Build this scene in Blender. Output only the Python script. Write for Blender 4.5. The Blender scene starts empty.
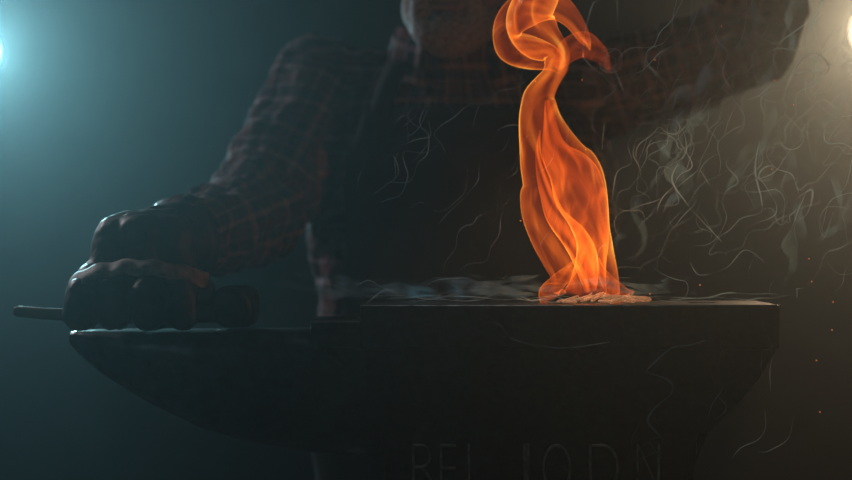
import bpy, bmesh, math, random
from mathutils import Vector, Matrix, noise
random.seed(7)
S=bpy.context.scene
S.view_settings.view_transform='Standard'
COL=S.collection
D=1.74; CZ=1.218; K=36/70/852
def W(u,v,y):
    s=(D+y)*K
    return Vector(((u-426)*s,y,CZ-(v-240)*s))

# ---------------- helpers
def link(o,parent=None):
    COL.objects.link(o)
    if parent: o.parent=parent
    return o
def mesh_obj(name,verts,faces,mat=None,parent=None,smooth=True):
    me=bpy.data.meshes.new(name); me.from_pydata([tuple(v) for v in verts],[],faces); me.update()
    bm=bmesh.new(); bm.from_mesh(me); bmesh.ops.recalc_face_normals(bm,faces=bm.faces); bm.to_mesh(me); bm.free()
    if smooth:
        for p in me.polygons: p.use_smooth=True
    o=bpy.data.objects.new(name,me)
    if mat: me.materials.append(mat)
    return link(o,parent)
def empty(name,loc=(0,0,0)):
    o=bpy.data.objects.new(name,None); o.empty_display_size=.1; o.location=loc; return link(o)
def loft_rings(rings,cap=True):
    n=len(rings[0]); V=[p for r in rings for p in r]; F=[]
    for i in range(len(rings)-1):
        for j in range(n):
            k=(j+1)%n
            F.append((i*n+j,i*n+k,(i+1)*n+k,(i+1)*n+j))
    if cap:
        F.append(tuple(range(n))[::-1]); F.append(tuple(range((len(rings)-1)*n,len(rings)*n)))
    return V,F
def merge(parts):
    V=[];F=[]
    for v,f in parts:
        o=len(V); V+=list(v); F+=[tuple(i+o for i in q) for q in f]
    return V,F
def capsule(a,b,ra,rb,n=20,m=6,flat=1.0,flatdir=None):
    a=Vector(a);b=Vector(b); d=(b-a); L=d.length
    if L<1e-6: d=Vector((0,0,1))
    d=d.normalized()
    up=Vector(flatdir) if flatdir is not None else (Vector((0,0,1)) if abs(d.z)<.9 else Vector((0,1,0)))
    e1=d.cross(up).normalized(); e2=e1.cross(d).normalized()
    rings=[]
    def ring(c,r): return [c+e1*(math.cos(t)*r)+e2*(math.sin(t)*r*flat) for t in [2*math.pi*j/n for j in range(n)]]
    for i in range(m):
        th=-math.pi/2+(i+.15)/(m)*math.pi/2
        rings.append(ring(a+d*(math.sin(th)*ra),math.cos(th)*ra))
    for i in range(5):
        t=i/4; rings.append(ring(a.lerp(b,t),ra+(rb-ra)*t))
    for i in range(m):
        th=(i+.85)/m*math.pi/2
        rings.append(ring(b+d*(math.sin(th)*rb),math.cos(th)*rb))
    return loft_rings(rings)
def ellip(c,rx,ry,rz,n=24,rot=None):
    R=rot or Matrix.Identity(3)
    rings=[]
    for i in range(n//2):
        th=-math.pi/2+(i+.5)/(n//2)*math.pi
        rings.append([Vector(c)+R@Vector((rx*math.cos(th)*math.cos(t),ry*math.cos(th)*math.sin(t),rz*math.sin(th))) for t in [2*math.pi*j/n for j in range(n)]])
    return loft_rings(rings)
def blob(name,parts,voxel,mat,parent=None,smooth_it=6,fold=None):
    V,F=merge(parts)
    tmp=mesh_obj(name+'_tmp',V,F)
    r=tmp.modifiers.new('r','REMESH'); r.mode='VOXEL'; r.voxel_size=voxel; r.use_smooth_shade=True
    s=tmp.modifiers.new('s','SMOOTH'); s.iterations=smooth_it; s.factor=.5
    if fold:
        for (size,strength) in fold:
            tx=bpy.data.textures.new(name+'_fold','CLOUDS'); tx.noise_scale=size
            d=tmp.modifiers.new('d','DISPLACE'); d.texture=tx; d.strength=strength; d.mid_level=.5; d.texture_coords='LOCAL'
    dg=bpy.context.evaluated_depsgraph_get(); dg.update()
    me=bpy.data.meshes.new_from_object(tmp.evaluated_get(dg))
    bpy.data.objects.remove(tmp)
    me.name=name; me.materials.clear(); me.materials.append(mat)
    for p in me.polygons: p.use_smooth=True
    return link(bpy.data.objects.new(name,me),parent)
def box(x0,x1,y0,y1,z0,z1):
    V=[Vector((x,y,z)) for z in (z0,z1) for x,y in ((x0,y0),(x1,y0),(x1,y1),(x0,y1))]
    F=[(0,3,2,1),(4,5,6,7),(0,1,5,4),(1,2,6,5),(2,3,7,6),(3,0,4,7)]
    return V,F
def bevel(o,w,seg=2):
    m=o.modifiers.new('b','BEVEL'); m.width=w; m.segments=seg; m.limit_method='ANGLE'; m.angle_limit=math.radians(40)

# ---------------- materials
def mat_new(name):
    m=bpy.data.materials.new(name); m.use_nodes=True; nt=m.node_tree
    return m,nt,nt.nodes['Principled BSDF']
def mat_noise(name,c1,c2,scale,rough=.6,metal=0,bump=.2,bdist=.002,spec=.5,detail=6):
    m,nt,b=mat_new(name); N=nt.nodes; L=nt.links
    tc=N.new('ShaderNodeTexCoord'); no=N.new('ShaderNodeTexNoise'); no.inputs['Scale'].default_value=scale; no.inputs['Detail'].default_value=detail
    L.new(tc.outputs['Object'],no.inputs['Vector'])
    r=N.new('ShaderNodeValToRGB'); r.color_ramp.elements[0].color=(*c1,1); r.color_ramp.elements[1].color=(*c2,1)
    r.color_ramp.elements[0].position=.35; r.color_ramp.elements[1].position=.7
    L.new(no.outputs['Fac'],r.inputs['Fac']); L.new(r.outputs['Color'],b.inputs['Base Color'])
    b.inputs['Roughness'].default_value=rough; b.inputs['Metallic'].default_value=metal
    b.inputs['Specular IOR Level'].default_value=spec
    bp=N.new('ShaderNodeBump'); bp.inputs['Strength'].default_value=bump; bp.inputs['Distance'].default_value=bdist
    L.new(no.outputs['Fac'],bp.inputs['Height']); L.new(bp.outputs['Normal'],b.inputs['Normal'])
    return m
M_wall=mat_noise('wall_plaster',(.03,.035,.037),(.06,.065,.068),3,.9)
M_floor=mat_noise('concrete_floor',(.03,.03,.03),(.06,.055,.05),5,.8)
M_anvil=mat_noise('forged_iron',(.018,.020,.021),(.085,.088,.088),55,.34,.85,.7,.0018)
M_steel=mat_noise('worn_steel',(.03,.03,.03),(.08,.08,.075),60,.5,.8,.3,.001)
M_letter=mat_noise('cast_letter_iron',(.2,.18,.16),(.6,.52,.45),90,.45,.5,.6,.001)
M_wood=mat_noise('stump_wood',(.05,.03,.018),(.12,.075,.04),8,.85)
M_handle=mat_noise('hammer_handle_wood',(.10,.065,.035),(.22,.14,.08),14,.6)
M_glove=mat_noise('glove_leather',(.010,.010,.010),(.050,.042,.037),38,.5,0,.8,.003,.5)
M_knuckle_highlight=mat_noise('knuckle_highlight_tan',(.16,.14,.12),(.55,.46,.38),70,.65,0,.6,.002)  # pale tan that paints the rim highlight along the knuckles
M_skin=mat_noise('skin',(.26,.15,.115),(.36,.23,.18),60,.5,0,.3,.001)
M_beard=mat_noise('beard_stubble',(.12,.10,.095),(.42,.37,.35),260,.8,0,.9,.002)
M_hair=mat_noise('hair',(.02,.014,.01),(.05,.035,.025),120,.7,0,.9,.003)
M_apron=mat_noise('apron_leather',(.006,.007,.008),(.017,.018,.020),12,.7,0,.5,.006,.25)
M_jeans=mat_noise('denim',(.10,.15,.22),(.28,.38,.5),140,.85,0,.5,.002)
M_boot=mat_noise('boot_leather',(.02,.015,.01),(.05,.04,.03),30,.6)
M_char=mat_noise('charred_scrap',(.04,.035,.03),(.75,.68,.6),90,.9,0,1,.004)
b=M_char.node_tree.nodes['Principled BSDF']
_n=M_char.node_tree.nodes.new('ShaderNodeTexNoise'); _n.inputs['Scale'].default_value=170
_r=M_char.node_tree.nodes.new('ShaderNodeMapRange'); _r.inputs[1].default_value=.5; _r.inputs[2].default_value=.62; _r.inputs[4].default_value=.9
M_char.node_tree.links.new(_n.outputs['Fac'],_r.inputs[0]); M_char.node_tree.links.new(_r.outputs[0],b.inputs['Emission Strength']); b.inputs['Emission Color'].default_value=(1,.38,.14,1)
M_black=mat_noise('black_metal',(.01,.01,.01),(.02,.02,.02),20,.5,.3)
M_eye,_,b=mat_new('eye_white'); b.inputs['Base Color'].default_value=(.7,.68,.65,1)
M_iris,_,b=mat_new('iris'); b.inputs['Base Color'].default_value=(.05,.04,.03,1)
M_lip=mat_noise('lip',(.22,.10,.09),(.26,.13,.11),60,.5)

def plaid():
    m,nt,b=mat_new('plaid_flannel'); N=nt.nodes; L=nt.links
    at=N.new('ShaderNodeAttribute'); at.attribute_name='cloth'
    sp=N.new('ShaderNodeSeparateXYZ'); L.new(at.outputs['Vector'],sp.inputs[0])
    cols=[]
    dk=(.017,.018,.024)
    for ax in (0,1):
        d=N.new('ShaderNodeMath'); d.operation='MULTIPLY'; d.inputs[1].default_value=1/.046; L.new(sp.outputs[ax],d.inputs[0])
        f=N.new('ShaderNodeMath'); f.operation='FRACT'; L.new(d.outputs[0],f.inputs[0])
        r=N.new('ShaderNodeValToRGB'); cr=r.color_ramp; cr.interpolation='CONSTANT'
        cr.elements[0].position=0; cr.elements[0].color=(*dk,1)
        cr.elements[1].position=.22; cr.elements[1].color=(.34,.25,.26,1)
        for p,c in ((.38,dk),(.5,(.12,.03,.035)),(.76,dk),(.83,(.24,.18,.19)),(.92,dk)):
            e=cr.elements.new(p); e.color=(*c,1)
        L.new(f.outputs[0],r.inputs['Fac']); cols.append(r)
    mx=N.new('ShaderNodeMixRGB'); mx.inputs[0].default_value=.5
    L.new(cols[0].outputs[0],mx.inputs[1]); L.new(cols[1].outputs[0],mx.inputs[2])
    L.new(mx.outputs[0],b.inputs['Base Color']); b.inputs['Roughness'].default_value=.95
    b.inputs['Specular IOR Level'].default_value=.15
    no=N.new('ShaderNodeTexNoise'); no.inputs['Scale'].default_value=22; tc=N.new('ShaderNodeTexCoord'); L.new(tc.outputs['Object'],no.inputs['Vector'])
    bp=N.new('ShaderNodeBump'); bp.inputs['Distance'].default_value=.020; bp.inputs['Strength'].default_value=.9
    L.new(no.outputs['Fac'],bp.inputs['Height']); L.new(bp.outputs[0],b.inputs['Normal'])
    return m
M_plaid=plaid()

# ---------------- room
def plane(name,vs,mat): return mesh_obj(name,vs,[(0,1,2,3)],mat,smooth=False)
X0,X1,Y0,Y1,H=-3,3,-3,4.2,3.2
plane('floor',[(X0,Y0,0),(X1,Y0,0),(X1,Y1,0),(X0,Y1,0)],M_floor)
plane('ceiling',[(X0,Y0,H),(X1,Y0,H),(X1,Y1,H),(X0,Y1,H)],M_wall)
plane('wall_back',[(X0,Y1,0),(X1,Y1,0),(X1,Y1,H),(X0,Y1,H)],M_wall)
plane('wall_front',[(X0,Y0,0),(X1,Y0,0),(X1,Y0,H),(X0,Y0,H)],M_wall)
plane('wall_left',[(X0,Y0,0),(X0,Y1,0),(X0,Y1,H),(X0,Y0,H)],M_wall)
plane('wall_right',[(X1,Y0,0),(X1,Y1,0),(X1,Y1,H),(X1,Y0,H)],M_wall)

# ---------------- anvil
anvil=empty('anvil',(0,0,0))
ZT=1.15; s0=D*K
def ax(u): return (u-426)*s0
def az(v): return CZ-(v-240)*s0
AW=.12; YC=AW/2
plate=mesh_obj('top_plate',*box(ax(360),ax(780),0,AW,az(349),ZT),M_anvil,anvil,False)
hole=mesh_obj('h',*box(ax(700),ax(700)+.026,.047,.073,ZT-.12,ZT+.1),None,None,False)
bo=plate.modifiers.new('bo','BOOLEAN'); bo.object=hole; bo.operation='DIFFERENCE'
dg=bpy.context.evaluated_depsgraph_get(); dg.update()
nm=bpy.data.meshes.new_from_object(plate.evaluated_get(dg)); plate.modifiers.clear(); plate.data=nm
bpy.data.objects.remove(hole); bevel(plate,.0025,3)
st=mesh_obj('step_table',*box(ax(310),ax(362),.006,AW-.006,az(352),az(321)),M_anvil,anvil,False); bevel(st,.003,3)
hs=[(69,337,345,.3),(71,334.5,350,.45),(78,333,357,.6),(100,332.5,377,.75),(125,332,394,.8),(150,332,409,.82),(200,332,434,.85),(250,331.5,449,.85),(310,331,459,.85),(360,335,463,.85),(410,340,466,.8)]
rings=[]
for u,t,bb,wf in hs:
    u=u-11*(1-min(1,(u-69)/250)) if u<310 else u
    zt,zb=az(t),az(bb); hz=(zt-zb)/2; hy=min(.057,hz*1.05+.004); zc=(zt+zb)/2; r=[]
    for j in range(40):
        a=2*math.pi*j/40; c,s_=math.cos(a),math.sin(a)
        e=.55 if s_>0 else .95
        r.append(Vector((ax(u),YC+hy*math.copysign(abs(c)**(.7 if s_>0 else 1),c),zc+hz*math.copysign(abs(s_)**e,s_))))
    rings.append(r)
mesh_obj('horn',*loft_rings(rings),M_anvil,anvil)
secs=[(348,322,779,.058),(352,326,778,.058),(375,345,765,.056),(405,360,740,.053),(435,375,712,.0485),(470,384,698,.0455),(500,386,696,.046),(530,378,702,.05),(555,350,735,.062),(562,335,752,.072),(590,328,760,.078)]
rings=[]
for v,x0,x1,hy in secs:
    z=az(v); a,b2=ax(x0),ax(x1); c=.008
    rings.append([Vector(p) for p in ((a+c,YC-hy,z),(b2-c,YC-hy,z),(b2,YC-hy+c,z),(b2,YC+hy-c,z),(b2-c,YC+hy,z),(a+c,YC+hy,z),(a,YC+hy-c,z),(a,YC-hy+c,z))])
bd=mesh_obj('waist_and_feet',*loft_rings(rings),M_anvil,anvil,False); bevel(bd,.003,2)
for ch,u0,u1 in (('R',412,438),('E',440,457),('L',468,484),('I',522,532),('O',543,572),('D',590,620),('N',638,661)):
    cu=bpy.data.curves.new('letter','FONT'); cu.body=ch; cu.size=.075; cu.extrude=.0035; cu.bevel_depth=.0012; cu.offset=-.0030
    o=bpy.data.objects.new('cast_letter_'+ch,cu); link(o)
    dg=bpy.context.evaluated_depsgraph_get(); dg.update()
    me=bpy.data.meshes.new_from_object(o.evaluated_get(dg)); bpy.data.objects.remove(o)
    xs=[v.co.x for v in me.vertices]; ys=[v.co.y for v in me.vertices]
    x0,x1=min(xs),max(xs); y0,y1=min(ys),max(ys)
    if ch=='I': u0,u1=524,530
    for v in me.vertices:
        t=(v.co.x-x0)/(x1-x0); x=ax(u0)+(ax(u1)-ax(u0))*t; z=az(445)-(y1-v.co.y)/(y1-y0)*.052
        v.co=Vector((x,.0112-v.co.z,z))
    me.materials.append(M_letter)
    link(bpy.data.objects.new('cast_letter_'+ch,me),anvil)
rings=[]
zb=az(590)
for z,r in ((0,.235),(.02,.23),(.2,.215),(.5,.21),(zb-.01,.21),(zb,.204)):
    rings.append([Vector((ax(545)+r*(1+.03*math.sin(5*t)+.015*math.sin(11*t+1))*math.cos(t),.02+r*(1+.03*math.sin(5*t)+.015*math.sin(11*t+1))*math.sin(t),z)) for t in [2*math.pi*j/64 for j in range(64)]])
mesh_obj('tree_stump_base',*loft_rings(rings),M_wood,None)

# ---------------- blacksmith
MB=Vector((0.05,.45,0))
man=empty('blacksmith',MB)
def P(o):
    o.parent=man; o.matrix_parent_inverse=Matrix.Translation(-MB)
    return o
TC=.46
tors=[
 (.86,.045,TC+.02,.180,.115),(.95,.045,TC+.02,.186,.118),(1.05,.047,TC+.01,.192,.120),(1.15,.05,TC,.196,.124),(1.25,.05,TC-.01,.200,.125),
 (1.33,.05,TC-.01,.198,.122),(1.39,.048,TC-.005,.178,.105),(1.43,.045,TC,.13,.085),(1.46,.04,TC,.08,.07)]
def tor_at(z):
    for i in range(len(tors)-1):
        a,b_=tors[i],tors[i+1]
        if a[0]<=z<=b_[0]:
            t=(z-a[0])/(b_[0]-a[0]); return [a[k]+(b_[k]-a[k])*t for k in range(5)]
    return list(tors[0] if z<tors[0][0] else tors[-1])
def tring(z,off=0,n=48):
    _,cx,cy,rx,ry=tor_at(z); r=[]
    for j in range(n):
        a=2*math.pi*j/n
        c,s_=math.cos(a),math.sin(a)
        r.append(Vector((cx+(rx+off)*math.copysign(abs(c)**.85,c),cy+(ry+off)*math.copysign(abs(s_)**.85,s_),z)))
    return r
torso=loft_rings([tring(.86+i*.6/20) for i in range(21)])
ShR=W(322,96,.46); ElR=W(262,208,.36); WrR=W(190,240,.17)
ShL=W(606,86,.46); ElL=W(755,42,.42); WrL=W(800,-150,.33)
parts=[torso,
  capsule((-.02,TC,1.40),ShR,.062,.064),capsule(ShR,ElR,.074,.066),capsule(ElR,WrR,.066,.048),
  capsule((.12,TC,1.40),ShL,.062,.062),capsule(ShL,ElL,.068,.056),capsule(ElL,WrL,.056,.044),
  capsule((.045,TC,1.42),(.036,TC-.03,1.475),.072,.066)]
shirt=blob('plaid_shirt',parts,.006,M_plaid,None,6,[(.09,.030),(.035,.024)])
at=shirt.data.attributes.new('cloth','FLOAT_VECTOR','POINT')
bones=[(ShR,ElR,0.),(ElR,WrR,(ElR-ShR).length),(ShL,ElL,0.),(ElL,WrL,(ElL-ShL).length)]
vals=[]
for v in shirt.data.vertices:
    p=v.co; best=None
    for a,b_,l0 in bones:
        d=b_-a; t=(p-a).dot(d)/d.length_squared
        if t<-.0 and l0==0: continue
        tc_=min(max(t,0),1); q=a+d*tc_; dist=(p-q).length
        if best is None or dist<best[0]: best=(dist,a,d,t,l0)
    _,cx,cy,rx,ry=tor_at(p.z)
    if best and best[0]<.10 and (abs(p.x-cx)>rx-.01):
        dist,a,d,t,l0=best; dn=d.normalized(); r=p-(a+d*t)
        e1=dn.cross(Vector((0,1,0))).normalized(); e2=e1.cross(dn)
        ang=math.atan2(r.dot(e1),-r.dot(e2))
        vals+= [ang*.058,l0+t*d.length,0]
    else:
        ang=math.atan2(p.x-cx,-(p.y-cy)); vals+=[ang*.16,p.z,0]
at.data.foreach_set('vector',vals)
P(shirt)
V=[];F=[]
n=40
for j in range(n+1):
    a=math.radians(-90+28+ (360-56)*j/n)
    c,s_=math.cos(a),math.sin(a)
    dip=.022*max(0,-s_)
    V.append(Vector((.040+.070*c,TC-.02+.068*s_,1.497-dip)))
    V.append(Vector((.040+.079*c,TC-.02+.077*s_,1.502-dip)))
    V.append(Vector((.042+.098*c,TC-.02+.098*s_,1.452-dip*1.6-.01*max(0,-s_))))
for j in range(n):
    a=j*3;b_=a+3; F+=[(a,a+1,b_+1,b_),(a+1,a+2,b_+2,b_+1)]
col=mesh_obj('shirt_collar',V,F,M_plaid); so=col.modifiers.new('s','SOLIDIFY'); so.thickness=.003
at=col.data.attributes.new('cloth','FLOAT_VECTOR','POINT'); vv=[]
for i,v in enumerate(col.data.vertices): vv+=[i//3*.011,(i%3)*.03,0]
at.data.foreach_set('vector',vv); P(col)
# apron
V=[];F=[];nr=34;nc=24
for i in range(nr+1):
    z=.62+(1.385-.62)*i/nr
    half=1.15 if z<.98 else 1.15-min(1,(z-.98)/.14)*.42-max(0,z-1.2)*.5
    zz=max(z,.90); _,cx,cy,rx,ry=tor_at(zz)
    off=.02+.004*math.sin(z*40)
    if z<.9: off+=(.9-z)*.1
    for j in range(nc+1):
        a=-math.pi/2+half*(2*j/nc-1); c,s_=math.cos(a),math.sin(a)
        w=.006*math.sin(a*9+z*7)*(1 if z<1.1 else .4)
        V.append(Vector((cx+(rx+off+w)*math.copysign(abs(c)**.85,c),cy+(ry+off+w)*math.copysign(abs(s_)**.85,s_),z)))
for i in range(nr):
    for j in range(nc):
        a=i*(nc+1)+j; F.append((a,a+1,a+nc+2,a+nc+1))
ap=mesh_obj('leather_apron',V,F,M_apron); so=ap.modifiers.new('s','SOLIDIFY'); so.thickness=.004; P(ap)
for sx,nm_ in ((-1,'apron_strap_a'),(1,'apron_strap_b')):
    pts=[]
    for k in range(14):
        t=k/13; x=.047+sx*(.105-.035*t); z=1.372+.085*math.sin(t*math.pi/2*1.05); y=TC-.118+.14*t*t-.012*math.sin(t*math.pi)-.012
        pts.append((x,y,z))
    V=[];F=[]
    for x,y,z in pts: V+= [Vector((x-.014,y,z)),Vector((x+.014,y,z))]
    for k in range(13): F.append((2*k,2*k+1,2*k+3,2*k+2))
    o=mesh_obj(nm_,V,F,M_apron); so=o.modifiers.new('s','SOLIDIFY'); so.thickness=.005; P(o)
lp=[ellip((.045,TC+.02,.87),.185,.125,.12)]
for sx in (-1,1):
    hip=Vector((.045+sx*.100,TC+.02,.82)); kn=Vector((.045+sx*.135,TC-.02,.47)); an=Vector((.045+sx*.15,TC+.04,.12))
    lp+= [capsule(hip,kn,.102,.065),capsule(kn,an,.065,.055)]
tr=blob('trousers',lp,.009,M_jeans,None,5,[(.08,.02)]); P(tr)
for sx in (-1,1):
    x=.045+sx*.15
    bt=blob('boot_'+('r' if sx<0 else 'l'),[capsule((x,TC+.04,.2),(x,TC+.045,.065),.058,.052),capsule((x,TC+.06,.05),(x+sx*.02,TC-.12,.045),.05,.045,flat=.85),box(x-.045,x+.045,TC-.13,TC+.1,0.001,.03)],.007,M_boot); P(bt)
# head
R=Matrix.Rotation(math.radians(10),3,'X')@Matrix.Rotation(math.radians(-14),3,'Z')
chin=W(448,50,.335)
C=chin-R@Vector((0,-.082,-.118))
def hl(x,y,z): return C+R@Vector((x,y,z))
hp=[ellip(hl(0,.012,.035),.078,.096,.088,rot=R),ellip(hl(0,-.03,-.03),.062,.066,.082,rot=R),
    ellip(hl(0,-.062,-.088),.030,.026,.028,rot=R),
    capsule(hl(-.058,.0,-.055),hl(-.022,-.068,-.094),.020,.020),capsule(hl(.058,.0,-.055),hl(.022,-.068,-.094),.020,.020),
    capsule(hl(0,-.088,.012),hl(0,-.108,-.022),.009,.014),capsule(hl(-.013,-.092,-.026),hl(.013,-.092,-.026),.009,.009),
    capsule(hl(-.04,-.078,.030),hl(.04,-.078,.030),.012,.012),
    ellip(hl(-.045,-.058,-.012),.022,.02,.02,rot=R),ellip(hl(.045,-.058,-.012),.022,.02,.02,rot=R),
    capsule(hl(0,.03,-.05),Vector((.04,TC,1.44)),.060,.064)]
P(blob('head_and_neck',hp,.004,M_skin,None,5))
P(blob('beard',[capsule(hl(-.062,.0,-.035),hl(-.050,-.035,-.075),.018,.022),capsule(hl(.062,.0,-.035),hl(.050,-.035,-.075),.018,.022),
    capsule(hl(-.050,-.035,-.075),hl(-.022,-.072,-.096),.022,.026),capsule(hl(.050,-.035,-.075),hl(.022,-.072,-.096),.022,.026),
    ellip(hl(0,-.070,-.096),.040,.032,.034,rot=R),capsule(hl(-.03,-.090,-.048),hl(.03,-.090,-.048),.011,.011),
    capsule(hl(-.036,-.080,-.05),hl(-.034,-.076,-.085),.013,.016),capsule(hl(.036,-.080,-.05),hl(.034,-.076,-.085),.013,.016)],.004,M_beard,None,3,[(.01,.004)]))
P(blob('hair',[ellip(hl(0,.022,.055),.083,.098,.082,rot=R),ellip(hl(0,.06,.0),.072,.06,.075,rot=R)],.005,M_hair,None,2,[(.015,.008)]))
P(blob('mouth',[capsule(hl(-.016,-.092,-.064),hl(.016,-.092,-.064),.005,.005)],.002,M_lip))
for sx,n_ in ((-1,'a'),(1,'b')):
    P(blob('ear_'+n_,[ellip(hl(sx*.082,.01,.0),.010,.019,.031,rot=R),ellip(hl(sx*.080,.004,-.022),.009,.010,.012,rot=R)],.003,M_skin))
    P(mesh_obj('eyeball_'+n_,*ellip(hl(sx*.031,-.080,.008),.0125,.0125,.0125),M_eye))
    P(mesh_obj('iris_'+n_,*ellip(hl(sx*.031,-.0905,.006),.0055,.003,.0055,rot=R),M_iris))

# gloved fists: local x = bar axis, -y = finger side, z = up (wrist above)
def fist(name,T,wrist,mirror=1,sc=1.0):
    def q(x,y,z): return T@Vector((x*mirror*sc,y*sc,z*sc))
    prt=[]
    xs=[-.054,-.019,.016,.050]; ln=[.95,1.0,1.03,.98]
    for x,l in zip(xs,ln):
        k=q(x*.90,-.008,.056); p1=q(x*1.0,-.052*l,.040); p2=q(x*1.05,-.056*l,.019); p3=q(x*1.0,-.028,.0165)
        r=.0175*sc
        prt+=[capsule(k,p1,r*1.1,r*1.02,14,4),capsule(p1,p2,r*1.02,r,14,4),capsule(p2,p3,r,r*.88,14,4)]
    prt+=[capsule(q(-.025,.012,.096),q(-.034,-.0,.058),.030*sc,.026*sc),capsule(q(.0,.002,.098),q(-.0,-.010,.060),.031*sc,.028*sc),capsule(q(.028,.010,.098),q(.036,.0,.058),.029*sc,.026*sc),
          capsule(q(-.03,.04,.055),q(.03,.04,.055),.030*sc,.030*sc),capsule(q(-.018,.028,.092),q(.022,.028,.094),.039*sc,.039*sc)]
    prt+=[capsule(q(0.005,.03,.092),wrist,.038*sc,.041*sc)]
    prt+=[capsule(q(.045,.035,.058),q(.064,.012,.036),.021*sc,.019*sc),capsule(q(.064,.012,.036),q(.052,-.010,.020),.018*sc,.016*sc),capsule(q(.052,-.010,.020),q(.026,-.020,.0165),.016*sc,.0145*sc)]
    P(blob(name,prt,.003,M_glove,None,3,[(.018,.005)]))
    return q
horn_top=az(332)
T=Matrix.Translation(Vector((-.310,.062,horn_top-.001)))
HT=T@Vector((0.005,.03,.092))
fist('glove_r',T,HT.lerp(WrR,.6),1,1.0)
def tube(name,pts,r,mat,radii=None):
    cu=bpy.data.curves.new(name,'CURVE'); cu.dimensions='3D'; cu.bevel_depth=r; cu.bevel_resolution=3
    sp=cu.splines.new('POLY'); sp.points.add(len(pts)-1)
    for i,(p_,c) in enumerate(zip(sp.points,pts)):
        p_.co=(*c,1)
        if radii: p_.radius=radii[i]
    sp.use_smooth=True
    o=bpy.data.objects.new(name,cu); cu.materials.append(mat); return link(o)
def cuff(name,a,b,ra,rb,mat):
    a=Vector(a);b=Vector(b);d=(b-a).normalized(); e1=d.cross(Vector((0,0,1))).normalized(); e2=e1.cross(d)
    rings=[]
    for i in range(9):
        t=i/8; r=ra+(rb-ra)*t+(.004 if i==8 else 0)
        rings.append([a.lerp(b,t)+(e1*math.cos(x)+e2*math.sin(x))*(r*(1+.03*math.sin(5*x+i*.4))) for x in [2*math.pi*j/32 for j in range(32)]])
    V,F=loft_rings(rings,False); o=mesh_obj(name,V,F,mat); so=o.modifiers.new('s','SOLIDIFY'); so.thickness=.004; P(o); return o
cuff('glove_cuff_r',HT.lerp(WrR,.15),HT.lerp(WrR,.75),.042,.048,M_glove)
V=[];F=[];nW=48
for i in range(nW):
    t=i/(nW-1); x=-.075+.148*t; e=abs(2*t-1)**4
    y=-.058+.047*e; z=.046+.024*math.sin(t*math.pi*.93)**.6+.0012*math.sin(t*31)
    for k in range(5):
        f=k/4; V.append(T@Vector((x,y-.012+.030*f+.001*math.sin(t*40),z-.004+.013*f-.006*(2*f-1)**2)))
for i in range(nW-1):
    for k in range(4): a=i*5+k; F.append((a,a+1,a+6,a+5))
o=mesh_obj('knuckle_highlight_strip',V,F,M_knuckle_highlight); so=o.modifiers.new('s','SOLIDIFY'); so.thickness=.003; so.offset=1; P(o)  # added strip, its pale colour stands in for the lit knuckle ridge
TL=Matrix.Translation(WrL+Vector((0,-.04,.0)))
fist('glove_l',TL,WrL.lerp(ElL,.1),-1,.9)
cuff('glove_cuff_l',WrL+Vector((0,0,.03)),WrL.lerp(ElL,.3),.044,.06,M_glove)
# hammer resting on the horn, gripped by the handle
ham=empty('blacksmith_hammer')
r_=tube('handle',[T@Vector(p) for p in ((-.132,-.024,.0215),(-.128,-.024,.0212),(-.10,-.024,.0185),(-.05,-.024,.0165),(.0,-.024,.0155),(.07,-.010,.017),(.108,.0,.020))],.0072,M_handle,[.6,.85,.9,1,1.2,1.3,1.5])
r_.data.use_fill_caps=True; r_.parent=ham
hh=[]
hc=T@Vector((.104,.004,.0255))
for y,r,sq in ((-.056,.017,1),(-.052,.021,1),(-.032,.021,1),(-.022,.017,1),(-.014,.023,.6),(.014,.023,.6),(.024,.017,1),(.040,.013,1),(.052,.006,1),(.055,.003,1)):
    ring=[]
    for j in range(32):
        a=2*math.pi*j/32; c,s_=math.cos(a),math.sin(a)
        ring.append(hc+Vector((r*math.copysign(abs(c)**sq,c),y,r*math.copysign(abs(s_)**sq,s_))))
    hh.append(ring)
mesh_obj('hammer_head',*loft_rings(hh),M_steel,ham)

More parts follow.
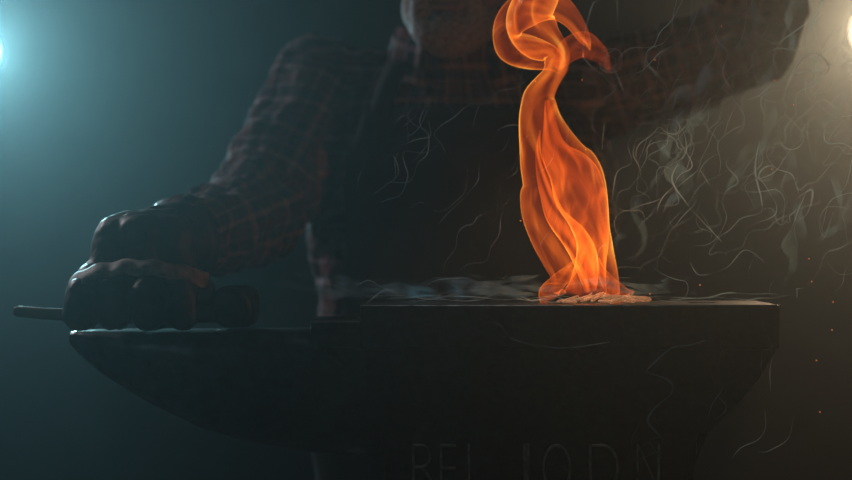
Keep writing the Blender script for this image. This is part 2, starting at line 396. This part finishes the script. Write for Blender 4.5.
# ---------------- flame
def flame_mat(name,strength,scale,thr,face_pow,base=.05):
    m=bpy.data.materials.new(name); m.use_nodes=True; nt=m.node_tree; N=nt.nodes; L=nt.links; N.clear()
    out=N.new('ShaderNodeOutputMaterial'); tr_=N.new('ShaderNodeBsdfTransparent'); em=N.new('ShaderNodeEmission'); add=N.new('ShaderNodeAddShader')
    at=N.new('ShaderNodeAttribute'); at.attribute_name='fl'
    sp=N.new('ShaderNodeSeparateXYZ'); L.new(at.outputs['Vector'],sp.inputs[0])
    mp=N.new('ShaderNodeMapping'); mp.inputs['Scale'].default_value=(scale,scale*.2,1)
    cb=N.new('ShaderNodeCombineXYZ'); L.new(sp.outputs[0],cb.inputs[0]); L.new(sp.outputs[1],cb.inputs[1])
    L.new(cb.outputs[0],mp.inputs[0])
    no=N.new('ShaderNodeTexNoise'); no.inputs['Scale'].default_value=1; no.inputs['Detail'].default_value=2; no.inputs['Distortion'].default_value=1.8
    L.new(mp.outputs[0],no.inputs['Vector'])
    mr=N.new('ShaderNodeMapRange'); mr.inputs[1].default_value=thr; mr.inputs[2].default_value=thr+.22; L.new(no.outputs['Fac'],mr.inputs[0])
    lw=N.new('ShaderNodeLayerWeight'); lw.inputs['Blend'].default_value=.5
    pw=N.new('ShaderNodeMath'); pw.operation='POWER'; pw.inputs[1].default_value=face_pow; L.new(lw.outputs['Facing'],pw.inputs[0])
    a1=N.new('ShaderNodeMath'); a1.operation='MULTIPLY_ADD'; a1.inputs[1].default_value=.42; a1.inputs[2].default_value=base; L.new(mr.outputs[0],a1.inputs[0])
    a2=N.new('ShaderNodeMath'); a2.operation='MULTIPLY_ADD'; a2.inputs[1].default_value=.7; L.new(pw.outputs[0],a2.inputs[0]); L.new(a1.outputs[0],a2.inputs[2])
    a3=N.new('ShaderNodeMath'); a3.operation='MULTIPLY'; L.new(a2.outputs[0],a3.inputs[0]); L.new(sp.outputs[2],a3.inputs[1])
    a4=N.new('ShaderNodeMath'); a4.operation='MULTIPLY'; a4.inputs[1].default_value=strength; L.new(a3.outputs[0],a4.inputs[0])
    cr=N.new('ShaderNodeValToRGB'); cr.color_ramp.elements[0].color=(1,.08,.006,1); cr.color_ramp.elements[1].color=(1,.46,.06,1)
    e=cr.color_ramp.elements.new(.35); e.color=(1,.18,.012,1); cr.color_ramp.elements[-1].position=.75
    L.new(a3.outputs[0],cr.inputs['Fac'])
    L.new(cr.outputs[0],em.inputs['Color']); L.new(a4.outputs[0],em.inputs['Strength'])
    L.new(tr_.outputs[0],add.inputs[0]); L.new(em.outputs[0],add.inputs[1]); L.new(add.outputs[0],out.inputs['Surface'])
    return m
FM=flame_mat('flame_sheet',.88,30,.47,1.8,.07)
FM2=flame_mat('flame_inner',1.9,36,.48,1.6,.05)
FM3=flame_mat('flame_wisp',.8,40,.46,1.6,.05)
flame=empty('flame',W(582,298,.06))
def crm(p0,p1,p2,p3,t): return .5*((2*p1)+(-p0+p2)*t+(2*p0-5*p1+4*p2-p3)*t*t+(-p0+3*p1-3*p2+p3)*t**3)
def flame_path(name,pts,mat,depth=.5,twist=0.,inten=lambda t:1,yc=.06,wob=1.):
    N_=len(pts)*12; out=[]
    for i in range(N_+1):
        f=i/N_*(len(pts)-1); k=min(int(f),len(pts)-2); t=f-k
        g=lambda q_:pts[min(max(q_,0),len(pts)-1)]
        out.append([crm(g(k-1)[m_],g(k)[m_],g(k+1)[m_],g(k+2)[m_],t) for m_ in range(4)])
    C_=[W(o_[0],o_[1],yc+o_[3]) for o_ in out]
    V=[];F=[];A=[];n=64;L_=0
    for i in range(N_+1):
        t=i/N_; d=(C_[min(i+1,N_)]-C_[max(i-1,0)]); d.y=0; d.normalize()
        L_+=(C_[i]-C_[i-1]).length if i else 0
        e1=Vector((d.z,0,-d.x)); e2=Vector((0,1,0)); hw=max(.0005,out[i][2]*s0)
        for j in range(n):
            a=2*math.pi*j/n
            rr=1+wob*(.12*math.sin(3*a+t*9+twist)+.07*math.sin(5*a-t*14+twist*2))
            x=hw*math.cos(a)*(1+wob*.04*math.sin(t*23+a))
            y=hw*depth*math.sin(a)*rr+wob*(.008*math.sin(t*7+math.cos(a)*2.5+twist)+.2*hw*math.sin(2*a+t*5+twist))
            V.append(C_[i]+e1*x+e2*y); A+=[math.cos(a)*hw+math.sin(a)*.4*hw+.02*math.sin(t*6),L_,max(0,inten(t))]
    for i in range(N_):
        for j in range(n):
            k=(j+1)%n; F.append((i*n+j,i*n+k,(i+1)*n+k,(i+1)*n+j))
    o=mesh_obj(name,V,F,mat); o.parent=flame; o.matrix_parent_inverse=Matrix.Translation(-flame.location)
    at=o.data.attributes.new('fl','FLOAT_VECTOR','POINT'); at.data.foreach_set('vector',A)
outer=[(298,538,624),(285,547,620),(270,547,617),(252,539,615),(232,530,613),(210,522,612),(190,518,608),(175,517,601),(160,517,588),(140,518,574),(120,519,563),(105,521,558),(95,524,556),(85,532,558),(75,541,563),(65,544,569),(52,542,571)]
flame_path('outer_sheet',[((a+b_)/2,v,(b_-a)/2,0) for v,a,b_ in outer]+[(541,38,24,0),(531,24,26,0),(532,8,23,0),(542,-8,18,0),(544,-24,11,0),(536,-44,2,0)],FM,.45,0.,lambda t:min(1,t*7+.1)*(1 if t<.7 else 1-(t-.7)*.8))
inner=[(296,562,608),(280,570,606),(262,576,607),(245,577,609),(225,570,610),(205,560,610),(185,550,604),(170,545,592),(155,541,574),(140,541,562),(120,543,555),(100,545,549)]
flame_path('inner_sheet',[((a+b_)/2,v,(b_-a)/2,0) for v,a,b_ in inner],FM2,.4,1.7,lambda t:min(1,t*5+.1)*(1-t*.85),.062)
flame_path('inner_tongue',[(590,292,6,0),(588,275,10,0),(584,255,13,0),(572,235,13,0),(556,215,10,0),(548,195,8,0),(542,172,6,0),(538,150,3,0),(540,130,.5,0)],FM2,.6,.6,lambda t:min(1,t*5+.15)*(1-t*.9),.045)
flame_path('curl_left',[(566,74,3,0),(552,60,12,0),(530,52,17,.004),(512,46,17,.01),(506,36,14,.016),(510,24,16,.016),(522,12,18,.01),(538,6,17,0),(556,8,14,-.006),(572,20,10,-.01),(584,38,7,-.01),(590,50,1,-.01)],FM3,.6,2.3,lambda t:min(1,t*6+.1)*(1-t*.5),.06,.9)
flame_path('curl_right',[(556,68,4,0),(568,52,12,.005),(582,44,14,.01),(595,50,11,.014),(604,60,6,.016),(609,70,1,.016)],FM3,.5,.7,lambda t:.4*(1-t*.6),.066,.9)
flame_path('base_lick',[(553,299,15,0),(550,291,10,0),(562,278,8,0),(576,264,5,0),(584,252,1,0)],FM3,.8,3.1,lambda t:.6,.04,.6)
flame_path('base_lick_b',[(626,300,12,0),(620,294,9,0),(610,284,8,0),(602,272,5,0),(598,258,1,0)],FM3,.8,1.1,lambda t:.5,.05,.6)
fl=bpy.data.lights.new('flame_glow','POINT'); fl.energy=.22; fl.color=(1,.34,.07); fl.shadow_soft_size=.04
o=link(bpy.data.objects.new('flame_glow',fl)); o.location=W(575,215,.06); o.parent=flame; o.matrix_parent_inverse=Matrix.Translation(-flame.location)

prt=[]
for k in range(22):
    u=560+k*3.6+random.uniform(-3,3); a=W(u,303,random.uniform(.010,.08)); a.z=ZT+.003
    b_=a+Vector((random.uniform(.006,.018),random.uniform(-.012,.012),random.uniform(-.001,.008)))
    prt.append(capsule(a,b_,random.uniform(.002,.0045),random.uniform(.001,.003),7,2,flat=.5))
prt.append(capsule(W(606,301,.03)+Vector((0,0,.004)),W(646,301,.03)+Vector((0,0,.002)),.005,.006,6,2,flat=.6))
mesh_obj('burning_scrap',*merge(prt),M_char)

# ---------------- smoke
def smoke_mat(name,alpha,sc,lo,hi,c=(.85,.92,.92)):
    m=bpy.data.materials.new(name); m.use_nodes=True; nt=m.node_tree; N=nt.nodes; L=nt.links; N.clear()
    out=N.new('ShaderNodeOutputMaterial'); t=N.new('ShaderNodeBsdfTransparent'); d=N.new('ShaderNodeBsdfDiffuse'); tl=N.new('ShaderNodeBsdfTranslucent')
    d.inputs[0].default_value=(*c,1); tl.inputs[0].default_value=(*c,1)
    m1=N.new('ShaderNodeMixShader'); m1.inputs[0].default_value=.6; L.new(d.outputs[0],m1.inputs[1]); L.new(tl.outputs[0],m1.inputs[2])
    tc=N.new('ShaderNodeTexCoord'); no=N.new('ShaderNodeTexNoise'); no.inputs['Scale'].default_value=sc; L.new(tc.outputs['Object'],no.inputs['Vector'])
    mr=N.new('ShaderNodeMapRange'); mr.inputs[1].default_value=lo; mr.inputs[2].default_value=hi; mr.inputs[4].default_value=alpha; L.new(no.outputs['Fac'],mr.inputs[0])
    m2=N.new('ShaderNodeMixShader'); L.new(mr.outputs[0],m2.inputs[0]); L.new(t.outputs[0],m2.inputs[1]); L.new(m1.outputs[0],m2.inputs[2])
    L.new(m2.outputs[0],out.inputs[0]); return m
SM=smoke_mat('smoke_filament',.6,18,.36,.64,(.65,.9,.95))
SV=smoke_mat('smoke_veil',.32,26,.42,.75,(.5,.88,1))
def smooth_path(pts,sub=8):
    out=[]
    for k in range(len(pts)-1):
        g=lambda i:pts[min(max(i,0),len(pts)-1)]
        for i in range(sub): out.append(crm(g(k-1),g(k),g(k+1),g(k+2),i/sub))
    out.append(pts[-1]); return out
smoke=empty('smoke',(0.2,.06,ZT+.002))
cu=bpy.data.curves.new('filaments','CURVE'); cu.dimensions='3D'; cu.bevel_depth=.00042; cu.bevel_resolution=1; cu.materials.append(SM)
def add_path(pts,rad=1.):
    n=len(pts)
    if n<6: return
    sp=cu.splines.new('POLY'); sp.points.add(n-1)
    for i,(p_,c) in enumerate(zip(sp.points,pts)):
        p_.co=(*c,1); p_.radius=rad*(.15+.85*math.sin(math.pi*i/(n-1)))*(1+.5*math.sin(i*.25))
VV=[];VF=[]
def add_veil(pts,w):
    n=len(pts); o=len(VV)
    if n<6: return
    for i,p in enumerate(pts):
        ww=w*math.sin(math.pi*(i+.3)/n)*(1+.4*math.sin(i*.3)); d=(pts[min(i+1,n-1)]-pts[max(i-1,0)]).normalized()
        e=Vector((d.z*.7,.7*math.cos(i*.12),-d.x*.7+.3)).normalized()
        VV.append(p-e*ww); VV.append(p+e*ww)
    for i in range(n-1): a=o+2*i; VF.append((a,a+1,a+3,a+2))
def wind(start,steps,freq,amp,drift,seed,floor=True):
    p=Vector(start); pts=[p.copy()]; off=Vector((seed*3.1,seed*1.7,seed*.9))
    for i in range(steps):
        e=.01; f=lambda a: noise.noise(Vector((a.x*freq,a.z*freq,0))+off)+.42*noise.noise(Vector((a.x*freq*2.1,a.z*freq*2.1,5))+off)
        dx=(f(p+Vector((e,0,0)))-f(p-Vector((e,0,0))))/(2*e); dz=(f(p+Vector((0,0,e)))-f(p-Vector((0,0,e))))/(2*e)
        v=Vector((dz,0,-dx))*amp+Vector(drift); v.y=.3*noise.noise(p*8+off)*v.length
        p=p+v.normalized()*.0022
        if floor and p.z<ZT+.003:
            if p.x>.37 or p.x<-.07: break
            p.z=ZT+.003+.001*math.sin(i*.4)
        pts.append(p.copy())
    return pts
hand=[[(612,65),(618,78),(625,92),(638,102),(652,108)],[(602,150),(606,120),(622,115),(640,125),(650,110)],
 [(645,372),(655,362),(672,348),(690,345),(706,340)],[(645,372),(668,380),(672,392),(655,408),(648,422),(662,440),(658,455)],
 [(680,160),(672,180),(688,205),(706,225),(722,242)],[(690,262),(700,275),(726,268),(745,250),(765,262)],[(760,140),(755,170),(762,205),(758,240)],
 [(640,60),(655,72),(668,90)],[(795,200),(812,190),(808,212),(796,222)],[(488,322),(500,325),(515,340),(560,348),(610,342)],[(365,305),(385,290),(402,296),(404,286)],[(700,170),(715,190),(735,192),(750,175)]]
for h_ in hand:
    y=random.uniform(.0,.12) if h_[0][1]<300 else -.012
    pp=smooth_path([W(u,v,y+.008*math.sin(i)) for i,(u,v) in enumerate(h_)]); add_path(pp,1.9)
for k in range(100):
    u=random.uniform(600,850); v=random.uniform(60,300)
    add_path(wind(W(u,v,random.uniform(-.02,.25)),random.randint(40,120),random.uniform(16,30),.015,(random.uniform(-.05,.3),0,.25),k),random.uniform(.35,1.0))
for k in range(8):
    add_path(wind(W(random.uniform(640,780),random.uniform(350,460),-.022),random.randint(25,60),20,.015,(.1,0,.3),100+k,False),.6)
for k in range(22):
    p=W(random.uniform(365,700),303,random.uniform(.01,.11)); p.z=ZT+random.uniform(.003,.006)
    add_path(wind(p,random.randint(20,60),random.uniform(14,22),.004,(random.uniform(-.6,.6),0,.0),200+k),random.uniform(.6,1.3))
for k in range(20):
    add_path(wind(W(random.uniform(320,520),random.uniform(120,290),.1),60,20,.015,(.2,0,.25),300+k),.45)
for k in range(44):
    p=W(random.uniform(365,560) if k%3 else random.uniform(370,740),300,random.uniform(.02,.12)); p.z=ZT+random.uniform(.004,.015)
    add_veil(wind(p,random.randint(25,60),18,.003,(random.choice((-.6,.6)),0,.08),400+k),random.uniform(.003,.009))
for k in range(22):
    p=W(random.uniform(620,840),random.uniform(60,300),random.uniform(.05,.25))
    add_veil(wind(p,random.randint(40,90),14,.015,(.1,0,.3),500+k),random.uniform(.004,.011))
fo=bpy.data.objects.new('filaments',cu); link(fo,smoke); fo.matrix_parent_inverse=Matrix.Translation(-smoke.location)
vo=mesh_obj('veils',VV,VF,SV,smoke); vo.matrix_parent_inverse=Matrix.Translation(-smoke.location)

m=bpy.data.materials.new('spark'); m.use_nodes=True; b=m.node_tree.nodes['Principled BSDF']; b.inputs['Base Color'].default_value=(1,.3,.05,1); b.inputs['Emission Color'].default_value=(1,.25,.04,1); b.inputs['Emission Strength'].default_value=1.2
prt=[]
for k in range(22):
    u,v=random.uniform(500,850),random.uniform(20,450)
    if k<4: u,v=((820,412),(700,285),(655,60),(832,330))[k]
    prt.append(ellip(W(u,v,random.uniform(-.03,.1)),.0005,.0005,.0005,8))
mesh_obj('sparks',*merge(prt),m)

# ---------------- lamps
def stage_lamp(name,loc,aim,color,energy,spot,em):
    e=empty(name); loc=Vector(loc); d=(Vector(aim)-loc).normalized(); Rm=d.to_track_quat('-Z','Y').to_matrix().to_4x4(); Mx=Matrix.Translation(loc)@Rm
    rings=[]
    for z,r in ((.18,.03),(.17,.05),(.02,.06),(-.02,.065),(-.02,.058),(.0,.055)):
        rings.append([Vector((r*math.cos(t),r*math.sin(t),z)) for t in [2*math.pi*j/32 for j in range(32)]])
    V,F=loft_rings(rings,False); V=[Mx@v for v in V]; F.append(tuple(range(32)))
    mesh_obj('housing',V,F,M_black,e)
    mm=bpy.data.materials.new(name+'_lens'); mm.use_nodes=True; b=mm.node_tree.nodes['Principled BSDF']; b.inputs['Emission Color'].default_value=(*color,1); b.inputs['Emission Strength'].default_value=em
    V=[Mx@Vector((.053*math.cos(t),.053*math.sin(t),.005)) for t in [2*math.pi*j/32 for j in range(32)]]
    mesh_obj('lens',V,[tuple(range(32))],mm,e)
    base=Vector((loc.x,loc.y,0)); sd=math.copysign(.1,loc.x)
    prt=[capsule(base+Vector((sd,0.1,.3)),loc+Vector((sd,.1,-.11)),.016,.014),capsule(loc+Vector((sd,.1,-.11)),loc+Vector((sd*.5,.08,0)),.014,.012)]
    for k in range(3):
        a=k*2.094; prt.append(capsule(base+Vector((sd,.1,.5)),base+Vector((sd+.3*math.cos(a),.1+.3*math.sin(a),.012)),.011,.011))
    mesh_obj('tripod_stand',*merge(prt),M_black,e)
    l=bpy.data.lights.new(name+'_beam','SPOT'); l.energy=energy; l.color=color; l.spot_size=math.radians(spot); l.spot_blend=.9; l.shadow_soft_size=.04
    lo=link(bpy.data.objects.new('beam',l),e); lo.matrix_world=Matrix.Translation(loc+d*.03)@Rm
stage_lamp('stage_lamp',(-1.13,2.4,1.69),(-.64,-1.0,1.42),(.38,.83,.92),125,66,8)
stage_lamp('stage_lamp.001',(1.125,2.4,1.74),(.88,-1.0,1.48),(1,.68,.42),125,56,7)
def area(name,loc,aim,size,color,energy):
    l=bpy.data.lights.new(name,'AREA'); l.size=size; l.energy=energy; l.color=color
    lo=link(bpy.data.objects.new(name,l)); lo.location=loc; lo.rotation_euler=(Vector(aim)-Vector(loc)).to_track_quat('-Z','Y').to_euler()
area('added_fill_left',(-1.35,.95,2.0),(-.30,.35,1.25),.3,(.95,.86,.92),7)  # unseen fill light added to brighten the sleeve and shirt
area('added_fill_front',(-1.2,-1.3,2.3),(.0,.0,1.1),.5,(.55,.85,1),.6)  # unseen teal fill added to lighten the anvil front
l=bpy.data.lights.new('added_edge_spot','SPOT'); l.energy=10; l.color=(.9,.95,.95); l.spot_size=math.radians(20); l.spot_blend=.7; l.shadow_soft_size=.05  # unseen spot added to draw a highlight along the anvil bevel
lo=link(bpy.data.objects.new('added_edge_spot',l)); lo.location=(.14,-.12,3.0)
w=bpy.data.worlds.new('workshop_haze'); S.world=w; w.use_nodes=True; nt=w.node_tree
nt.nodes['Background'].inputs[0].default_value=(0,0,0,1); nt.nodes['Background'].inputs[1].default_value=0
vs=nt.nodes.new('ShaderNodeVolumeScatter'); vs.inputs['Color'].default_value=(.8,.95,1,1); vs.inputs['Density'].default_value=.0165; vs.inputs['Anisotropy'].default_value=.79
nt.links.new(vs.outputs[0],nt.nodes['World Output'].inputs['Volume'])
# ---------------- camera
c=bpy.data.cameras.new('camera'); c.lens=70; c.sensor_width=36; c.clip_start=.05
c.dof.use_dof=True; c.dof.focus_distance=D+.02; c.dof.aperture_fstop=2.2
co=link(bpy.data.objects.new('camera',c)); co.location=(0,-D,CZ); co.rotation_euler=(math.pi/2,0,0); S.camera=co
